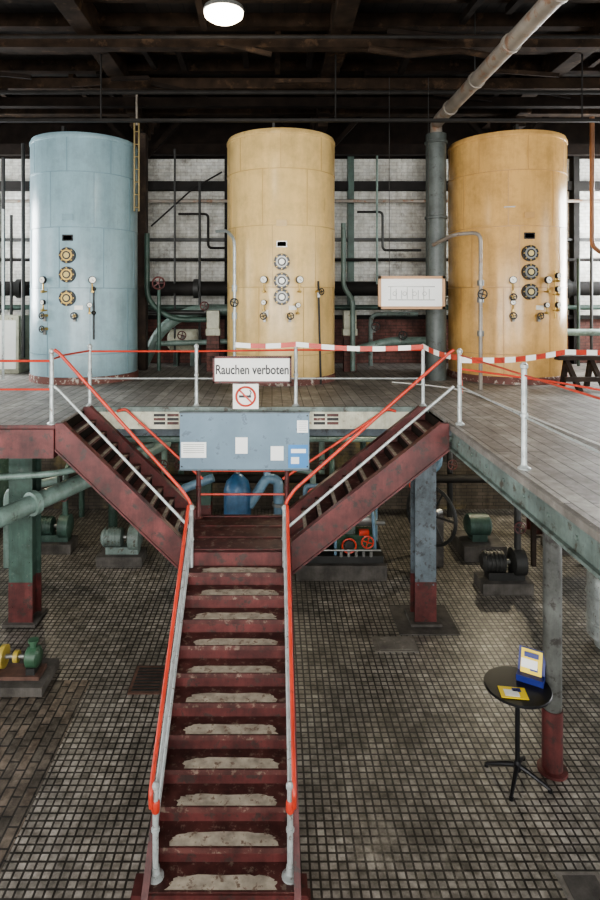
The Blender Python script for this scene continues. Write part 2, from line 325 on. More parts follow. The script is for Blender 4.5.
# ---------------- staircase
o=MB('staircase')
YB=Y2-.06
o.bx(SX0,SX1,Y1,YB,LZ-.05,LZ,redtread); o.bx(SX0,SX1,Y1-.05,Y1,LZ-.25,LZ+.0,red); o.bx(SX0,SX1,YB,YB+.05,LZ-.25,LZ+.02,red)
o.bx(SX0,SX0+.08,Y1,YB,LZ-.25,LZ-.05,red); o.bx(SX1-.08,SX1,Y1,YB,LZ-.25,LZ-.05,red)
for i in range(3): o.bx(SX0+.1,SX1-.1,Y1+.03+i*.4,Y1+.06+i*.4,LZ,LZ+.012,red)
for x in (SX0+.06,SX1-.06): 
    for y in (Y1+.05,YB-.05): o.bx(x-.05,x+.05,y-.05,y+.05,0,LZ-.05,red)
n=11; run=.232; rise=LZ/12
def patch(xa,xb,ya,yb,z):
    xm=(xa+xb)/2; hw=(xb-xa)/2; pts=[]; K=26
    for k in range(K+1):
        a=math.pi*k/K; sn=max(0.0,math.sin(a)); j=1+random.uniform(-.05,.05); x=xm-hw*j*math.copysign(abs(math.cos(a))**.35,math.cos(a)); y=ya+(yb-ya)*(sn**.6)*random.uniform(.86,1.0); pts.append((x,y,z))
    o.prism(pts,(0,0,.002),worn)
for i in range(1,n+1):
    z=LZ-rise*i; y0=Y1-run*i
    o.bx(SX0+.06,SX1-.06,y0-.02,y0+run+.02,z-.04,z,redtread); o.bx(SX0+.06,SX1-.06,y0+.02,y0+.04,max(0,z-rise),z-.04,red)
    w=random.uniform(-.03,.03)
    patch(SX0+.22+w,SX1-.2+w*.5,y0-.005,y0+run*random.uniform(.56,.74),z)
    o.bx(SX0+.06,SX1-.06,y0-.03,y0-.018,z-.045,z+.004,redtread)
for x0,x1 in ((SX0,SX0+.06),(SX1-.06,SX1)):
    o.prism([(x0,Y1,LZ+.05),(x0,Y1-run*11.3,LZ-rise*11.3+.05),(x0,Y1-run*11.5,.06),(x0,Y1-run*11.5,0),(x0,Y1-run*10.6,0),(x0,Y1,LZ-.36)],(x1-x0,0,0),red)
    o.bx(x0-.01,x1+.01,Y1-.02,Y1+.02,LZ-.36,LZ+.06,red)
zf=LZ-rise*11
o.bx(SX0-.09,SX1+.06,Y1-run*11-.05,Y1-run*10.35,.0,zf-.006,red)
o.bx(SX0-.12,SX1+.09,Y1-run*11-.3,Y1-run*10.4,.0,.04,red)
def side(xa,xb,nr):
    d=1 if xb>xa else -1; rr=(DK-LZ)/nr; ru=abs(xb-xa)/nr
    for i in range(1,nr):
        z=DK-rr*i; x=xa+d*ru*(i-1)
        a,b=sorted((x-d*.03,x+d*ru*1.12)); o.bx(a,b,Y1+.05,YB-.05,z-.035,z,redtread)
        a2,b2=sorted((x+d*ru*1.12,x+d*ru*1.12-d*.05)); o.bx(a2,b2,Y1+.2,YB-.2,z,z+.004,worn)
        a,b=sorted((x,x+d*.015)); o.bx(a,b,Y1+.05,YB-.05,z-.0,z+rr-.035,woodD)
    for y in (Y1-.03,YB-.07):
        t=.10; bt=.30
        o.prism([(xa,y,DK+.02),(xa+d*.12,y,DK+.02),(xb,y,LZ+t+.02),(xb,y,LZ-bt+.02),(xa,y,DK-bt-.02)],(0,.07,0),red)
        o.prism([(xa,y-.02,DK-bt-.0),(xb,y-.02,LZ-bt+.03),(xb,y-.02,LZ-bt-.0),(xa,y-.02,DK-bt-.03)],(0,.11,0),red)
        o.prism([(xa+d*.1,y-.02,DK+.01),(xb,y-.02,LZ+t+.01),(xb,y-.02,LZ+t+.035),(xa+d*.1,y-.02,DK+.035)],(0,.11,0),red)
side(XL+.01,SX0,10); side(XR-.06,SX1,10)
H=.97; hr=.022
def post(x,y,z,h,m=silver,r=.027):
    o.lathe((x,y,z),[(.06,0),(.06,.012),(r+.006,.03),(r,.05),(r,h*.49),(r+.01,h*.495),(r+.01,h*.525),(r,h*.53),(r,h-.05),(r+.01,h-.04),(r+.01,h-.01),(r*.5,h+.015)],m,14)
zb=5.31; TOPZ=2.63; BOTZ=1.0; nz=1.78
for x,s_ in ((SX0+.09,-1),(SX1-.09,1)):
    yn=Y1-.09
    post(x,yn,nz,TOPZ-nz); post(x,zb,zf-.004,BOTZ-zf)
    xo=x+s_*.035
    o.tube([(xo,yn,TOPZ-.0),(xo,zb+.02,BOTZ-.0),(xo,zb-.05,BOTZ-.07),(xo,zb-.02,BOTZ-.2)],hr,railred,10,fil=.04)
    o.tube([(x,yn,TOPZ-.12),(x,zb,BOTZ-.12)],hr*.85,silver,10)
    o.tube([(x,yn,TOPZ-.42),(x,zb,BOTZ-.42)],hr*.8,silver,8)
    o.lathe((x,zb,BOTZ-.26),[(.03,0),(.038,.02),(.038,.09),(.03,.11)],railred,12)
    o.lathe((x,zb,zf-.004),[(.075,0),(.075,.02),(.036,.04),(.036,.1)],silver,16)
for xa,xb,s_ in ((XL,SX0+.09,1),(XR,SX1-.09,-1)):
    y=Y1-.03
    o.tube([(xa,y,DK+H),(xa+s_*.06,y,DK+H-.04),(xb-s_*.14,y,TOPZ+.2),(xb-s_*.02,y,TOPZ+.03),(xb,y-.02,TOPZ-.12)],hr,railred,10,fil=.06)
    o.tube([(xa,y,DK+.5),(xa+s_*.06,y,DK+.45),(xb,y,LZ+.28)],hr*.9,silver,10)
    y=Y2-.09
    xs=xa+s_*.62
    o.tube([(xs-s_*.12,y,DK-.05),(xs,y,DK-.01),(xs+(xb-xs)*.75,y,DK-.8),(xb,y,LZ+.58)],hr*.9,railred,10,fil=.05)
for x in (SX0+.03,SX1-.03): post(x,YB-.03,LZ,.9,red,.035)
o.tube([(SX0,YB-.03,LZ+.7),(SX1,YB-.03,LZ+.7)],.016,railred,8); o.tube([(SX0,YB-.03,LZ+.35),(SX1,YB-.03,LZ+.35)],.016,railred,8)
o.done()
# ---------------- deck railing
o=MB('deck_railing')
for x in (XL+.05,-1.14,.36,2.28): post(x,Y2+.06,DK,.93)
post(XL-.06,Y1+.04,DK,H); post(XR+.09,Y1+.02,DK,H); 
for y in (5.76,3.6,1.4): post(XR+.08,y,DK,H+.04)
for x in (-4.6,-6.6): post(x,Y1+.04,DK,H)
o.tube([(-8.98,Y1+.04,DK+.82),(XL-.06,Y1+.04,DK+.82)],.016,railred,8); o.tube([(-8.98,Y1+.04,DK+.45),(XL-.06,Y1+.04,DK+.45)],.014,railred,8)
o.tube([(XL-.06,Y1+.04,DK+.84),(XL-.1,8.4,DK+.84),(XL+.05,Y2+.06,DK+.84)],.014,railred,8)
o.tube([(XL+.05,Y2+.06,DK+.83),(-1.14,Y2+.06,DK+.83),(.36,Y2+.06,DK+.85),(2.28,Y2+.06,DK+.85)],.014,railred,8)
o.tube([(XL+.05,Y2+.06,DK+.42),(2.28,Y2+.06,DK+.42)],.013,silver,8)
o.tube([(XR+.09,Y1+.02,DK+.9),(XR+.08,5.76,DK+.9),(XR+.08,0.5,DK+.9)],.010,railred,8)
o.tube([(XR+.09,Y1+.02,DK+.5),(XR+.08,0.5,DK+.5)],.012,silver,8)
o.tube([(XR+.09,Y1+.02,DK+.72),(3.5,7.4,DK+.6),(6.0,6.8,DK+.2)],.013,railred,8)
o.done()
def tape(pts,name='barrier_tape',w=.075):
    o=MB(name); pts=[Vector(p) for p in pts]; seg=.19; k=0
    for a,b in zip(pts[:-1],pts[1:]):
        L=(b-a).length; nseg=max(1,int(L/seg)); prev=a
        for j in range(1,nseg+1):
            t=j/nseg; p=a.lerp(b,t); sag=-.05*math.sin(math.pi*t)*min(1,L/2); p2=Vector((p.x,p.y,p.z+sag))
            m=railred if k%2 else white; k+=1
            d=(p2-prev).normalized(); nn=Vector((d.y,-d.x,0)).normalized()*.002; up=Vector((0,0,w/2))
            o.hexa([prev-up-nn,p2-up-nn,p2-up+nn,prev-up+nn,prev+up-nn,p2+up-nn,p2+up+nn,prev+up+nn],m); prev=p2
    return o.done()
tape([(-.55,Y2+.02,DK+.93),(.36,Y2+.02,DK+.94),(2.28,Y2+.02,DK+.9),(2.42,Y1+.1,DK+.86)])
tape([(2.42,Y1-.03,DK+.84),(4.2,8.6,DK+.86),(7.2,9.6,DK+.88)])
tape([(2.42,Y1-.05,DK+.9),(2.44,Y1-.07,DK+.45)])
# ---------------- signs
def empty(n):
    e=bpy.data.objects.new(n,None); bpy.context.collection.objects.link(e); return e
e=empty('smoking_forbidden_sign'); o=MB('panel')
x0,x1,z0,z1=-.88,.29,4.02,4.42; y=Y2-.09
o.bx(x0,x1,y,y+.02,z0,z1,white)
for a in ((x0,x1,z0,z0+.03),(x0,x1,z1-.03,z1),(x0,x0+.03,z0,z1),(x1-.03,x1,z0,z1)): o.bx(a[0],a[1],y-.012,y+.02,a[2],a[3],red)
for x in (-.7,.1): o.bx(x-.015,x+.015,y+.02,Y2+.03,4.05,4.4,steelD)
o.done(parent=e); text('Rauchen verboten',.195,(-.295,y-.003,4.215),black,e,'lettering',.76,.0042)
e=empty('no_smoking_pictogram_sign'); o=MB('panel')
o.bx(-.58,-.2,y-.01,y+.01,3.64,4.01,white); c=(-.39,y-.016,3.825); o.ring(c,(0,1,0),.14,.016,railred,32)
o.box(c,(.27,.008,.026),railred,Matrix.Rotation(math.radians(45),3,'Y')); o.box((-.40,y-.013,3.825),(.18,.006,.034),black)
o.tube([(-.33,y-.013,3.84),(-.31,y-.013,3.88),(-.33,y-.013,3.92)],.008,black,6); o.done(parent=e)
e=empty('information_board'); o=MB('panel')
yb_=Y2-.15; o.bx(-1.36,.55,yb_,yb_+.03,2.74,3.6,board)
for z in (2.74,3.585): o.bx(-1.37,.56,yb_-.01,yb_+.04,z,z+.018,bluegrey)
def sheet(xa,xb,za,zb_,m): o.bx(xa,xb,yb_-.006,yb_,za,zb_,m)
sheet(-1.34,-.97,2.93,3.16,paper); sheet(-.54,-.36,2.99,3.23,paper); sheet(-.02,.17,2.89,3.10,paper); sheet(.24,.53,2.78,3.12,poster); sheet(.37,.53,3.30,3.48,paper)
o.bx(.28,.5,yb_-.008,yb_-.006,3.0,3.06,paper); o.bx(.28,.4,yb_-.008,yb_-.006,2.84,2.94,paper)
for k_ in range(5):
    for xa,xb,zt in ((-1.31,-1.0,3.13),(.39,.51,3.46)): o.bx(xa,xb,yb_-.008,yb_-.006,zt-.03*k_-.006,zt-.03*k_,steel)
for x in (-1.33,.52):
    for z in (2.8,3.55): o.cyl((x,yb_-.008,z),(x,yb_,z),.012,steelD,8)
o.done(parent=e)
for i,(xa,xb) in enumerate(((-1.78,-1.37),(.6,1.0))):
    o=MB('notice_plate'); o.bx(xa,xb,Y2-.062,Y2-.045,3.38,3.58,cream)
    for r_ in range(3):
        for q in range(2): o.bx(xa+.02+q*.2,xa+.19+q*.2,Y2-.068,Y2-.062,3.40+r_*.06,3.44+r_*.06,(redtread if (r_+q)%2 else black))
    o.done()
o=MB('framed_diagram'); y=10.9; x0,x1,z0,z1=1.93,3.14,5.08,5.68
o.bx(x0+.04,x1-.04,y,y+.02,z0+.04,z1-.04,paper)
for a in ((x0,x1,z0,z0+.05),(x0,x1,z1-.05,z1),(x0,x0+.05,z0,z1),(x1-.05,x1,z0,z1)): o.bx(a[0],a[1],y-.02,y+.03,a[2],a[3],pine)
o.bx(x0+.18,x1-.18,y-.004,y,z0+.16,z0+.175,steel); o.bx(x0+.18,x1-.18,y-.004,y,z1-.2,z1-.185,steel)
for k_ in range(8): xx=x0+.22+k_*.1; o.bx(xx,xx+.012,y-.004,y,z0+.18,z1-.2-(k_%3)*.03,steel); 
for k_ in range(4): o.ring((x0+.3+k_*.18,y-.002,z0+.28),(0,1,0),.035,.004,steel,14)
for x in (x0+.2,x1-.3): o.tube([(x,y,z1),(x,y,9.3)],.006,steelD,6)
o.done()
# ---------------- tanks
def tank(xc,yc,r,ztop,m,bm_,kind):
    o=MB('storage_tank'); h=ztop-DK
    o.lathe((xc,yc,DK),[(r+.02,0),(r+.02,.13),(r-.01,.14)],skirt,96)
    o.lathe((xc,yc,DK),[(r,.13),(r,h-.05),(r-.015,h-.01),(r-.05,h),(r*.6,h+.05),(.01,h+.08)],m,96)
    for z in (.55,h*.38,h*.62,h*.84):
        o.lathe((xc,yc,DK+z),[(r,0),(r+.008,.002),(r+.008,.016),(r,.018)],bm_,96)
    o.lathe((xc,yc,DK+h-.12),[(r,0),(r+.012,.004),(r+.012,.05),(r,.054)],m,96)
    for j in range(8):
        for (za,zz,of) in ((.16,h*.38,0),(h*.38,h*.62,14),(h*.62,h*.84,4),(h*.84,h-.1,22)):
            a=math.radians(-90+22+of+45*j)
            p=Vector((xc+math.cos(a)*r,yc+math.sin(a)*r,0)); o.box((p.x,p.y,DK+(za+zz)/2),(.012,.016,zz-za),bm_,Matrix.Rotation(a,3,'Z'))
    def S(dx,z,out=0):
        a=math.asin(dx/r); return Vector((xc+(r+out)*math.sin(a),yc-(r+out)*math.cos(a),z))
    ringm=brass if kind=='b' else steel
    def port(dx,z,R=.15):
        a=S(dx,z,-.03); b=S(dx,z,.06); nn=(b-a).normalized(); o.cyl(a,b,R,black,28); o.cyl(b,b+nn*.02,R*.72,ringm,24); o.cyl(b+nn*.02,b+nn*.025,R*.52,black,20); o.cyl(b+nn*.025,b+nn*.028,R*.34,glass if kind!='c' else dial,20)
        u=nn.cross(Vector((0,0,1))).normalized()
        for k_ in range(8):
            an=2*math.pi*k_/8; p=b+(u*math.cos(an)+Vector((0,0,1))*math.sin(an))*R*.86; o.cyl(p,p+nn*.025,.013,brass,6)
    def gauge(dx,z,R=.07,stem=.22):
        b=S(dx,z,.1); a=S(dx,z-stem,-.02); c=S(dx,z-stem,.1); nn=(S(dx,z,.2)-S(dx,z,0)).normalized()
        o.tube([a,c,b],.014,brass,8,fil=.04); o.cyl(b-nn*.02,b+nn*.03,R,black,20); o.cyl(b+nn*.03,b+nn*.034,R*.84,dial,20); o.box(b+nn*.036,(R*.9,.004,.006),black,Matrix.Rotation(.7,3,'Y'))
        o.cyl(c-nn*.02,c+nn*.05,.025,brass,8)
    def plate(dx,z,w,hh,mm):
        p=S(dx,z,.008); a=math.asin(dx/r); o.box(p,(w,.015,hh),mm,Matrix.Rotation(a,3,'Z'))
    def valve(dx,z,mm=steelD):
        a=S(dx,z,-.02); b=S(dx,z,.14); nn=(b-a).normalized(); o.cyl(a,b,.03,brass,12); o.wheel(b,nn,.06,.01,mm,4); o.box(S(dx,z-.06,.06),(.05,.06,.1),steel)
    base=[6.08,5.72,5.28] if kind=='b' else ([5.95,5.6,5.3] if kind=='c' else [6.12,5.77,5.4])
    for z in base: port(0,z)
    plate(0,base[0]+.33,.2,.12,black if kind!='c' else white); plate(0,base[0]+.33,.16,.08,brass if kind!='c' else dial)
    plate(0,base[0]+.72,.2,.12,bm_)
    gd=.42 if kind=='b' else .3
    gauge(-gd,5.62); gauge(gd,5.62); gauge(-gd,5.2,.05,.15); gauge(gd*.9,5.15,.05,.15); valve(-gd,4.95); valve(.14,4.95); plate(.2,5.1,.15,.08,dial)
    if kind=='b': valve(-gd,4.7); o.tube([S(.45,5.5,.06),S(.45,4.5,.06)],.016,steelD,8); [o.ball(S(.45,z,.06),.04,steelD) for z in (5.45,5.0)]
    if kind=='c': o.tube([S(.66,5.6,.05),S(.66,DK+.02,.12)],.02,steelD,8); plate(-.3,5.0,.12,.12,dial); valve(.66,5.4)
    if kind=='o':
        for z in (5.7,5.45,5.15): gauge(.5,z,.055,.1)
        valve(-.3,5.3); o.tube([S(.5,5.8,.05),S(.5,4.9,.05)],.016,brass,8); plate(-.35,7.0,.2,.02,steel)
    for a in (40,140,260): 
        aa=math.radians(a); o.box((xc+math.cos(aa)*r*.8,yc+math.sin(aa)*r*.8,ztop+.06),(.05,.15,.14),steelD)
    return o.done()
tank(-3.83,12.3,1.05,8.42,blueT,blueB,'b'); tank(.18,12.18,1.085,8.45,yelT,yelB,'c'); tank(4.83,12.4,1.14,8.46,yelT2,yelB2,'o')
o=MB('tank_riser_pipe'); o.tube([(-1.1,11.9,6.6),(-.85,11.3,6.55),(-.68,10.9,6.35),(-.68,10.9,DK)],.03,silver,10,fil=.15); 
for z in (5.4,4.9): o.lathe((-.68,10.9,z),[(.05,0),(.05,.12)],silver,12)
o.wheel((-.68,10.82,5.2),(0,1,0),.07,.012,steelD); o.done()
o=MB('tank_riser_pipe'); o.tube([(3.1,11.55,6.3),(3.35,11.0,6.45),(3.72,10.7,6.45),(3.72,10.7,DK)],.035,galv,10,fil=.15)
for z in (5.5,5.2,4.6): o.lathe((3.72,10.7,z),[(.06,0),(.06,.1)],steel,12)
o.wheel((3.72,10.6,5.35),(0,1,0),.08,.012,steelD); o.done()
o=MB('ventilation_duct'); o.lathe((3.28,12.0,DK),[(.2,0),(.2,4.9)],duct,32)
for z in (1.6,3.2,4.7): o.lathe((3.28,12,DK+z),[(.21,0),(.225,.01),(.225,.05),(.21,.06)],duct,32)
o.tube([(3.28,12.0,8.45),(3.28,12.0,8.74),(3.28,11.7,8.78),(3.28,-3.9,8.78)],[.12]*4,galv,20)
for y in (11,9.6,8.2,6.8): o.cyl((3.28,y,8.78),(3.28,y+.06,8.78),.14,galv,20); 
for y in (9.7,6.0): o.tube([(3.28,y,8.9),(3.28,y,9.9)],.012,steelD,6)
o.done()
o=MB('access_ladder')
for x in (-2.73,-2.64): o.cyl((x,11.9,7.0),(x,11.9,8.75),.017,ladY,8)
for k_ in range(7): o.cyl((-2.73,11.9,7.08+.25*k_),(-2.64,11.9,7.08+.25*k_),.01,ladY,8)
o.cyl((-2.68,11.88,8.7),(-2.68,11.88,9.5),.022,galv,8)
o.done()
o=MB('process_pipework')
o.tube([(-8.9,14.3,5.5),(8.9,14.3,5.5)],.17,sootS,16); o.tube([(-8.9,14.5,7.62),(8.9,14.5,7.62)],.04,galv,10); o.tube([(-8.9,14.5,6.2),(8.9,14.5,6.2)],.04,sootS,10); o.tube([(-8.9,14.45,5.05),(8.9,14.45,5.05)],.06,grnD,10)
for x in (-6,-1.8,2.6,7.0): o.cyl((x-.06,14.3,5.5),(x+.06,14.3,5.5),.23,steelD,20)
o.tube([(-2.75,13.2,6.7),(-2.75,13.2,5.2),(-2.2,13.2,4.8),(-1.2,13.4,4.8)],.06,grnD,12,fil=.3)
o.tube([(-3.0,13.9,3.7),(-2.6,13.9,4.55),(-1.9,13.9,5.0),(-1.0,13.9,5.0)],.13,pipeG,14,fil=.4)
o.tube([(1.55,13.0,6.9),(1.55,13.0,5.5),(1.75,13.0,5.25),(1.75,13,3.7)],.055,pipeG,12,fil=.15)
o.tube([(1.9,13.6,4.1),(2.7,13.6,4.3),(3.6,13.6,4.3)],.1,pipeG,12,fil=.2); o.tube([(2.3,14.0,3.7),(2.3,14.0,4.9),(3.4,14,4.9)],.05,grn,10,fil=.2)
o.tube([(2.45,14.0,5.6),(2.45,14.0,8.6)],.025,pipeG,8)
o.tube([(-2.3,14.2,3.7),(-2.3,14.2,8.8)],.025,steelD,8); o.tube([(-1.7,14.1,8.0),(-1.7,14.1,3.7)],.03,steelD,8)
o.tube([(-2.8,13.6,4.95),(-1.4,13.6,4.95),(-1.4,13.6,4.0)],.05,steelD,10,fil=.15); o.tube([(-2.6,13.5,4.25),(-1.0,13.5,4.3)],.06,pipeG,10); o.tube([(-2.45,13.0,3.7),(-2.45,13.0,5.5)],.04,grnD,10)
o.tube([(6.3,13.6,4.5),(8.9,13.6,4.5)],.08,pipeG,10); o.tube([(3.9,13.7,5.9),(3.9,13.7,3.7)],.04,steelD,8); o.tube([(2.0,14.1,7.3),(2.6,14.1,7.3),(2.6,14.1,6.4),(3.5,14.1,6.4)],.03,steelD,8,fil=.1)
o.tube([(-2.2,14.1,7.25),(-1.5,14.1,7.25),(-1.5,14.1,6.45),(-1.0,14.1,6.45)],.03,sootS,8,fil=.1)
o.wheel((-2.45,12.95,5.6),(0,1,0),.13,.018,red,5)
for x,z in ((-2.0,4.3),(-1.5,4.95),(2.9,4.3),(2.3,4.5)): o.wheel((x,13.3,z+.15),(0,1,0),.09,.013,red if x<0 else steelD,4); o.cyl((x,13.5,z),(x,13.5,z+.15),.03,steel,8)
o.tube([(6.4,12.0,8.9),(6.4,12.0,6.3),(6.75,12.0,6.1),(8.9,12,6.1)],.045,capB,10,fil=.15)
o.tube([(-5.35,12.9,8.6),(-5.35,12.9,4.0)],.04,steelD,10); o.tube([(-5.2,11.6,7.0),(-5.2,11.6,3.7)],.025,silver,8); o.tube([(-5.6,12.5,8.2),(-5.6,12.5,5.0),(-8.9,12.5,5.0)],.04,steelD,8,fil=.1)
for k_ in range(6): x=-6.6+k_*.28; o.tube([(x,13.9,3.7),(x,13.9,8.2-.5*(k_%3))],.035,random.choice((sootS,steelD,grnD)),8)
for k_ in range(4): x=6.5+k_*.3; o.tube([(x,13.9,3.7),(x,13.9,7.2-.5*(k_%3))],.035,random.choice((sootS,steelD,grnD)),8)
o.tube([(-2.9,14.4,7.0),(-1.9,14.4,7.9),(-1.2,14.4,8.3)],.02,sootS,6)
o.done()
for x in (-1.3,1.72):
    o=MB('brick_pier'); o.bx(x-.14,x+.14,13.2,13.4,DK,4.45,dado); o.bx(x-.16,x+.16,13.18,13.42,4.45,4.6,cream); o.bx(x-.14,x+.14,13.2,13.4,4.6,5.0,cream); o.done(.01)
o=MB('condenser_drum'); o.tube([(-2.5,14.45,4.25),(-2.42,14.45,4.25),(-1.8,14.45,4.25),(-1.72,14.45,4.25)],[.16,.28,.28,.16],cream,24)
for x in (-2.3,-1.9): o.bx(x-.05,x+.05,14.3,14.6,DK,4.0,grnD)
o.done()
o=MB('wooden_trestle')
for x in (5.35,5.8):
    o.prism([(x,10.45,DK),(x+.08,10.45,DK),(x+.08,10.95,DK+.5),(x,10.95,DK+.5)],(0,.1,0),wood); o.prism([(x,11.1,DK),(x+.08,11.1,DK),(x+.08,10.95,DK+.5),(x,10.95,DK+.5)],(0,.08,0),wood)
o.bx(5.2,6.0,10.88,11.06,DK+.5,DK+.58,wood); o.bx(5.2,6.0,10.6,10.68,DK+.15,DK+.23,wood); o.done()
o=MB('white_hose'); o.tube([(2.3,11.5,DK+.02),(3.0,11.0,DK+.02),(3.4,10.4,DK+.02),(3.5,8.6,DK+.02),(3.62,6.7,DK+.02),(3.8,4.2,DK+.02),(3.9,1.0,DK+.02)],.012,white,6,fil=.3); o.done()
o=MB('electrical_cabinet'); o.bx(-5.35,-4.72,8.9,9.2,DK,DK+.42,white); o.bx(-5.3,-4.76,8.88,8.9,DK+.04,DK+.38,cream); o.cyl((-4.85,8.86,DK+.2),(-4.85,8.88,DK+.2),.02,steelD,8); o.done(.008)
o=MB('control_cupboard'); o.bx(-6.3,-5.45,12.9,13.5,DK,DK+1.25,cream); o.bx(-6.25,-5.9,12.88,12.9,DK+.1,DK+1.15,white); o.bx(-5.86,-5.5,12.88,12.9,DK+.1,DK+1.15,white); o.done(.01)
# ---------------- bistro table
o=MB('bistro_table'); tx,ty=2.7,6.6
o.lathe((tx,ty,0),[(.345,1.0),(.352,1.005),(.352,1.02),(.345,1.028)],black,48); o.lathe((tx,ty,0),[(.025,.12),(.025,.97),(.12,.985),(.12,1.0)],black,20)
for k_ in range(4):
    a=math.radians(45+90*k_+12); d=Vector((math.cos(a),math.sin(a),0)); c0=Vector((tx,ty,0))
    o.tube([c0+Vector((0,0,.16)),c0+d*.12+Vector((0,0,.12)),c0+d*.33+Vector((0,0,.03))],[.026,.024,.018],black,8); o.cyl(c0+d*.33,c0+d*.33+Vector((0,0,.03)),.024,black,10)
o.lathe((tx,ty,.1),[(.04,0),(.045,.05),(.03,.1)],black,16); o.done()
o=MB('brochure_stand'); z=1.03
R=Matrix.Rotation(math.radians(-32),3,'Z'); T=R@Matrix.Rotation(math.radians(-24),3,'X')
b0=Vector((2.88,6.68,z))
def bp(x,y,zz): return b0+R@Vector((x,y,zz))
o.box(bp(0,.0,.035),(.28,.16,.07),bluebox,R)
o.box(bp(0,.08,.16),(.28,.015,.28),bluebox,T)
o.box(bp(0,.05,.17),(.22,.012,.26),yelB3,T); o.box(bp(-.02,.034,.16),(.17,.006,.09),paper,T); o.box(bp(.0,.056,.25),(.15,.006,.05),bluebox,T); o.box(bp(.03,.02,.12),(.08,.006,.04),bluebox,T)
o.done()
o=MB('leaflet'); R2=Matrix.Rotation(math.radians(-8),3,'Z'); o.box((2.6,6.47,z+.003),(.28,.19,.006),yelB3,R2); o.box((2.58,6.46,z+.008),(.15,.11,.003),paper,R2); o.box((2.65,6.51,z+.008),(.09,.06,.003),bluebox,R2); o.done()
# ---------------- floor details
o=MB('floor_hatch'); o.bx(1.55,2.2,8.95,9.35,0,.012,conc); o.bx(1.62,2.12,9.0,9.3,.012,.018,conc); o.done()
o=MB('drain_cover'); o.bx(-1.93,-1.48,8.0,8.6,0,.012,tilered)
for k_ in range(8): o.bx(-1.89,-1.52,8.05+.067*k_,8.08+.067*k_,.012,.02,steelD)
o.done()
o=MB('concrete_pad'); o.bx(2.0,2.95,9.4,10.3,0,.018,concD); o.done()
o=MB('floor_access_plate'); o.bx(2.6,3.0,5.2,5.52,0,.015,conc); o.bx(2.65,2.95,5.24,5.48,.015,.02,concD); o.done()
o=MB('motor_pump'); cy=8.25
o.bx(-4.3,-3.05,7.95,8.6,0,.12,concD); o.bx(-4.1,-3.15,8.1,8.4,.12,.17,tilered)
o.tube([(-4.05,cy,.36),(-4.02,cy,.36),(-3.72,cy,.36),(-3.68,cy,.36)],[.09,.14,.14,.09],steelD,20)
o.tube([(-3.72,cy,.36),(-3.66,cy,.36)],[.15,.15],yel,20)
for k_ in range(5): o.cyl((-3.98+k_*.06,cy,.36),(-3.965+k_*.06,cy,.36),.15,grnD,20)
o.cyl((-3.66,cy,.36),(-3.3,cy,.36),.03,steel,12); o.cyl((-3.54,cy,.36),(-3.48,cy,.36),.08,yel,16)
o.tube([(-3.38,cy,.36),(-3.35,cy,.36),(-3.22,cy,.36),(-3.18,cy,.36)],[.09,.14,.14,.09],pumpG,20); o.cyl((-3.28,cy,.4),(-3.28,cy,.58),.045,pumpG,14); o.cyl((-3.28,cy,.56),(-3.28,cy,.59),.07,pumpG,14)
for x in (-3.9,-3.28): o.bx(x-.06,x+.06,cy-.12,cy+.12,.17,.26,steelD)
o.done()
o=MB('cooling_water_pipe'); o.tube([(-6.5,6.9,1.8),(-4.6,7.9,1.95),(-3.2,10.3,2.15),(-2.2,12.4,2.3)],.14,pipeG,20,fil=.5)
for t in (.3,.62): 
    a_=Vector((-4.6,7.9,1.95)); b_=Vector((-3.2,10.3,2.15)); p=a_.lerp(b_,t); d=(b_-a_).normalized(); o.cyl(p-d*.05,p+d*.05,.19,pipeG,20)
o.done()
o=MB('undercroft_pipework')
o.tube([(-6,8.9,2.5),(-3.2,9.2,2.6),(-2.2,11,2.6)],.05,pipeG,12,fil=.3); o.tube([(-8.5,10.6,2.9),(8.5,10.6,2.9)],.07,grnD,12); o.tube([(-8.5,11.5,2.6),(8.5,11.5,2.6)],.08,pipeG,12)
for x in (-5,-1,1.2,5.5): o.tube([(x,10.6,2.9),(x,10.6,3.04)],.012,steelD,6); o.tube([(x,11.5,2.6),(x,11.5,3.36)],.012,steelD,6)
for x,m_ in ((-6.2,pipeG),(-4.6,grnD),(-2.6,pipeG),(-2.2,grnD),(1.2,pipeG),(2.2,grnD),(3.9,galv),(4.3,steelD),(6.6,pipeG)): o.tube([(x,14.5,0),(x,14.5,3.2)],.07,m_,10); o.wheel((x,14.3,1.3),(0,1,0),.11,.015,red,4)
o.tube([(-8,14.2,1.0),(8.5,14.2,1.0)],.1,sootS,12); o.tube([(-8,14.3,1.9),(8.5,14.3,1.9)],.06,pipeG,10)
o.tube([(-3.5,13.2,0),(-3.5,13.2,1.7),(-2.2,13.2,2.2),(-.9,13.2,2.2)],.1,grnD,12,fil=.3); o.tube([(-5.2,11.8,0),(-5.2,11.8,1.5),(-4.2,11.8,1.7)],.08,pipeG,12,fil=.2)
o.tube([(2.2,12.9,0),(2.2,12.9,1.3),(3.6,12.9,1.6),(3.6,12.9,3)],.07,paleblue,10,fil=.2); o.tube([(5.0,10.4,2.4),(8.5,10.4,2.4)],.08,steelD,10)
o.tube([(-2.0,12.3,0),(-2.0,12.3,1.3),(-1.2,12.3,1.6)],.09,paleblue,12,fil=.25); o.cyl((-2.0,12.3,.6),(-2.0,12.3,.66),.15,steel,14)
o.tube([(2.9,12.3,.0),(2.9,12.3,1.9),(2.5,12.3,2.4)],.06,pipeG,10,fil=.2); o.wheel((2.9,12.18,1.5),(0,1,0),.11,.015,railred,4)
o.done()
o=MB('receiver_vessel'); o.tube([(-8.2,13.4,1.1),(-8.0,13.4,1.1),(-5.9,13.4,1.1),(-5.7,13.4,1.1)],[.3,.6,.6,.3],grnD,28)
for x in (-7.6,-6.3): o.bx(x-.1,x+.1,13.05,13.75,0,.62,concD)
o.done()
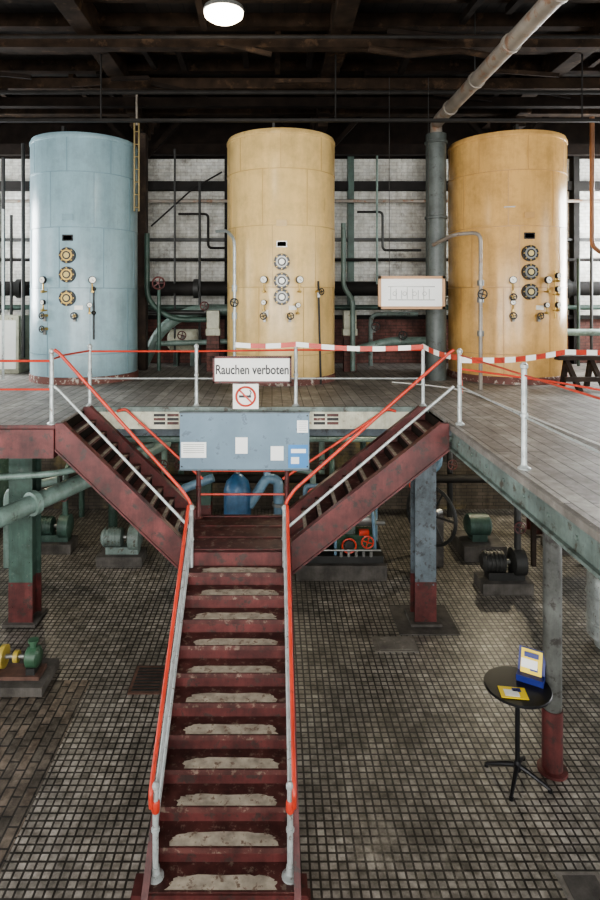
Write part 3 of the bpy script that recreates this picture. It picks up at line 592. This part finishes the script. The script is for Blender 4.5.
# engine
o=MB('steam_compressor')
o.bx(.45,2.15,11.2,12.4,0,.28,concD); o.bx(.5,2.1,11.3,12.2,.28,.42,steelD)
o.tube([(.5,11.7,.85),(.55,11.7,.85),(1.15,11.7,.85),(1.2,11.7,.85)],[.2,.28,.28,.2],steel,28); 
for x in (.53,.8,1.14): o.cyl((x,11.7,.85),(x+.05,11.7,.85),.33,grn,28)
for k_ in range(8):
    a=math.pi*k_/4; o.cyl((.5,11.7+.26*math.cos(a),.85+.26*math.sin(a)),(.53,11.7+.26*math.cos(a),.85+.26*math.sin(a)),.02,steel,6)
o.bx(1.2,1.95,11.5,11.9,.42,.74,pumpG); o.cyl((1.2,11.7,.9),(2.2,11.7,.9),.05,steel,12); o.bx(1.35,1.6,11.52,11.88,.74,1.08,grn); o.tube([(1.62,11.7,.98),(1.95,11.7,.98)],.14,steel,20)
o.cyl((1.95,11.7,.98),(2.0,11.7,.98),.2,grn,20)
o.cyl((1.45,11.45,.62),(1.45,11.3,.62),.09,steelD,20); o.ring((1.45,11.28,.62),(0,1,0),.13,.018,railred); o.wheel((1.8,11.3,.68),(0,1,0),.11,.016,railred); o.bx(1.66,1.85,11.4,11.5,.76,.86,railred)
for x in (.65,.95): o.cyl((x,11.7,1.12),(x,11.7,1.38),.07,grn,12); o.cyl((x,11.7,1.36),(x,11.7,1.4),.12,steel,14)
o.tube([(.65,11.7,1.4),(.65,11.7,1.62),(.95,11.7,1.62),(.95,11.7,1.4)],.05,paleblue,12,fil=.12)
o.wheel((.8,11.55,1.5),(0,1,0),.11,.016,railred); o.cyl((.8,11.55,1.5),(.8,11.7,1.6),.02,steel,8)
o.tube([(.8,11.7,1.65),(.8,11.8,1.85),(.2,11.9,1.95),(-.3,12.1,1.95)],.06,pipeG,12,fil=.2); o.tube([(1.75,11.8,.9),(1.75,11.8,1.5),(2.0,11.8,2.5)],.05,pipeG,12,fil=.2)
o.tube([(1.2,11.35,.42),(1.2,11.35,1.25),(1.9,11.35,1.3),(1.95,11.35,.5)],.03,paleblue,10,fil=.12)
o.bx(.7,1.0,11.5,11.9,.42,.6,steelD)
for k_ in range(5): o.cyl((1.3+.14*k_,11.28,.42),(1.3+.14*k_,11.28,.52),.03,steel,10)
o.tube([(.5,11.25,.55),(2.05,11.25,.55)],.02,steel,8); o.tube([(.6,11.3,.42),(.6,11.2,1.2),(1.1,11.2,1.25)],.025,pipeG,8,fil=.1)
o.done(.004)
o=MB('flywheel'); o.ring((3.1,11.7,1.05),(1,.8,0),.56,.035,steelD,40); nn=Vector((1,.8,0)).normalized()
for k_ in range(6):
    a=math.pi*k_/3; w=nn.cross(Vector((0,0,1))); c=Vector((3.1,11.7,1.05)); o.tube([c,c+(w*math.cos(a)+Vector((0,0,1))*math.sin(a))*.55],.022,steelD,8)
o.cyl(c-nn*.3,c+nn*.3,.06,steel,16); o.cyl(c-nn*.09,c+nn*.09,.11,steelD,16)
for s_ in (-1,1):
    p=c+nn*.26*s_; o.bx(p.x-.07,p.x+.07,p.y-.07,p.y+.07,0,1.02,concD)
o.done()
o=MB('gear_housing'); o.bx(3.85,4.7,12.0,12.9,0,.3,concD); o.tube([(4.0,12.4,.6),(4.05,12.4,.6),(4.45,12.4,.6),(4.5,12.4,.6)],[.15,.22,.22,.15],grnD,24); o.bx(4.1,4.4,12.25,12.55,.3,.5,grnD); o.done()
o=MB('blue_filter_vessel'); o.lathe((-.68,11.8,0),[(.2,.0),(.2,.3),(.27,.4),(.27,1.5),(.22,1.68),(.1,1.8),(.05,1.84)],pumpblue,28); o.lathe((-.68,11.8,.9),[(.3,0),(.3,.06)],pumpblue,28); o.cyl((-.68,11.8,1.82),(-.68,11.8,2.4),.05,steel,12)
o.tube([(-.45,11.8,1.2),(-.1,11.8,1.75),(.12,11.8,1.7),(.15,11.8,0)],.1,paleblue,14,fil=.3); o.cyl((.15,11.8,1.2),(.15,11.8,1.26),.15,steel,16); o.tube([(-.1,11.8,1.75),(-.1,11.9,2.5)],.07,paleblue,12); o.done()
for (x,y,m) in ((-4.6,12.6,grnD),(-3.0,12.0,grn),(6.2,12.6,pumpG),(-6.2,11.2,grnD),(1.1,13.6,grnD),(4.2,10.9,steelD)):
    o=MB('centrifugal_pump'); o.bx(x-.45,x+.45,y-.25,y+.25,0,.2,concD); o.tube([(x-.4,y,.5),(x-.35,y,.5),(x,y,.5),(x+.03,y,.5)],[.12,.18,.18,.12],m,18); o.cyl((x,y,.5),(x+.15,y,.5),.04,steel,10); o.tube([(x+.12,y,.5),(x+.16,y,.5),(x+.36,y,.5),(x+.4,y,.5)],[.14,.24,.24,.14],m,20)
    for k_ in range(5): o.cyl((x-.33+k_*.07,y,.5),(x-.315+k_*.07,y,.5),.195,m,18)
    o.bx(x-.3,x+.35,y-.12,y+.12,.2,.34,m); o.tube([(x+.26,y,.7),(x+.26,y,1.6),(x+.26,y+.4,1.8)],.06,m,12,fil=.2); o.wheel((x+.26,y-.12,1.15),(0,1,0),.1,.013,red); o.done()
o=MB('metal_vessel'); o.lathe((5.22,9.1,0),[(.3,0),(.3,.12),(.4,.16),(.4,1.05),(.36,1.12),(.2,1.18),(.02,1.2)],silver,36)
for z in (.35,.75): o.lathe((5.22,9.1,z),[(.405,0),(.415,.01),(.415,.04),(.405,.05)],silver,36)
o.cyl((5.0,8.75,.6),(4.95,8.66,.6),.06,brass,12); o.done()
o=MB('workbench'); o.bx(5.1,6.2,11.2,11.9,.85,.92,wood)
for x in (5.16,6.14):
    for y in (11.26,11.84): o.bx(x-.04,x+.04,y-.04,y+.04,0,.85,wood)
o.bx(5.2,5.5,11.3,11.6,.92,1.1,grnD); o.bx(5.6,5.9,11.3,11.7,.92,1.2,grn); o.done()
# ---------------- world + camera
w=bpy.data.worlds.new('world'); bpy.context.scene.world=w; w.use_nodes=True; bg=w.node_tree.nodes['Background']; bg.inputs[0].default_value=(.75,.85,1,1); bg.inputs[1].default_value=.4
cam=bpy.data.cameras.new('camera'); cam.sensor_fit='VERTICAL'; cam.sensor_height=36; cam.sensor_width=24; cam.lens=24; cam.shift_x=28/900; cam.shift_y=-153/900
co=bpy.data.objects.new('camera',cam); bpy.context.collection.objects.link(co); co.location=(0,0,C); co.rotation_euler=(math.radians(90),0,0); cam.clip_end=100; cam.clip_start=.05
bpy.context.scene.camera=co
vs=bpy.context.scene.view_settings
for lk in ('AgX - Medium High Contrast',):
    try: vs.view_transform='AgX'; vs.look=lk
    except Exception as ex: print(ex)
vs.exposure=0.52
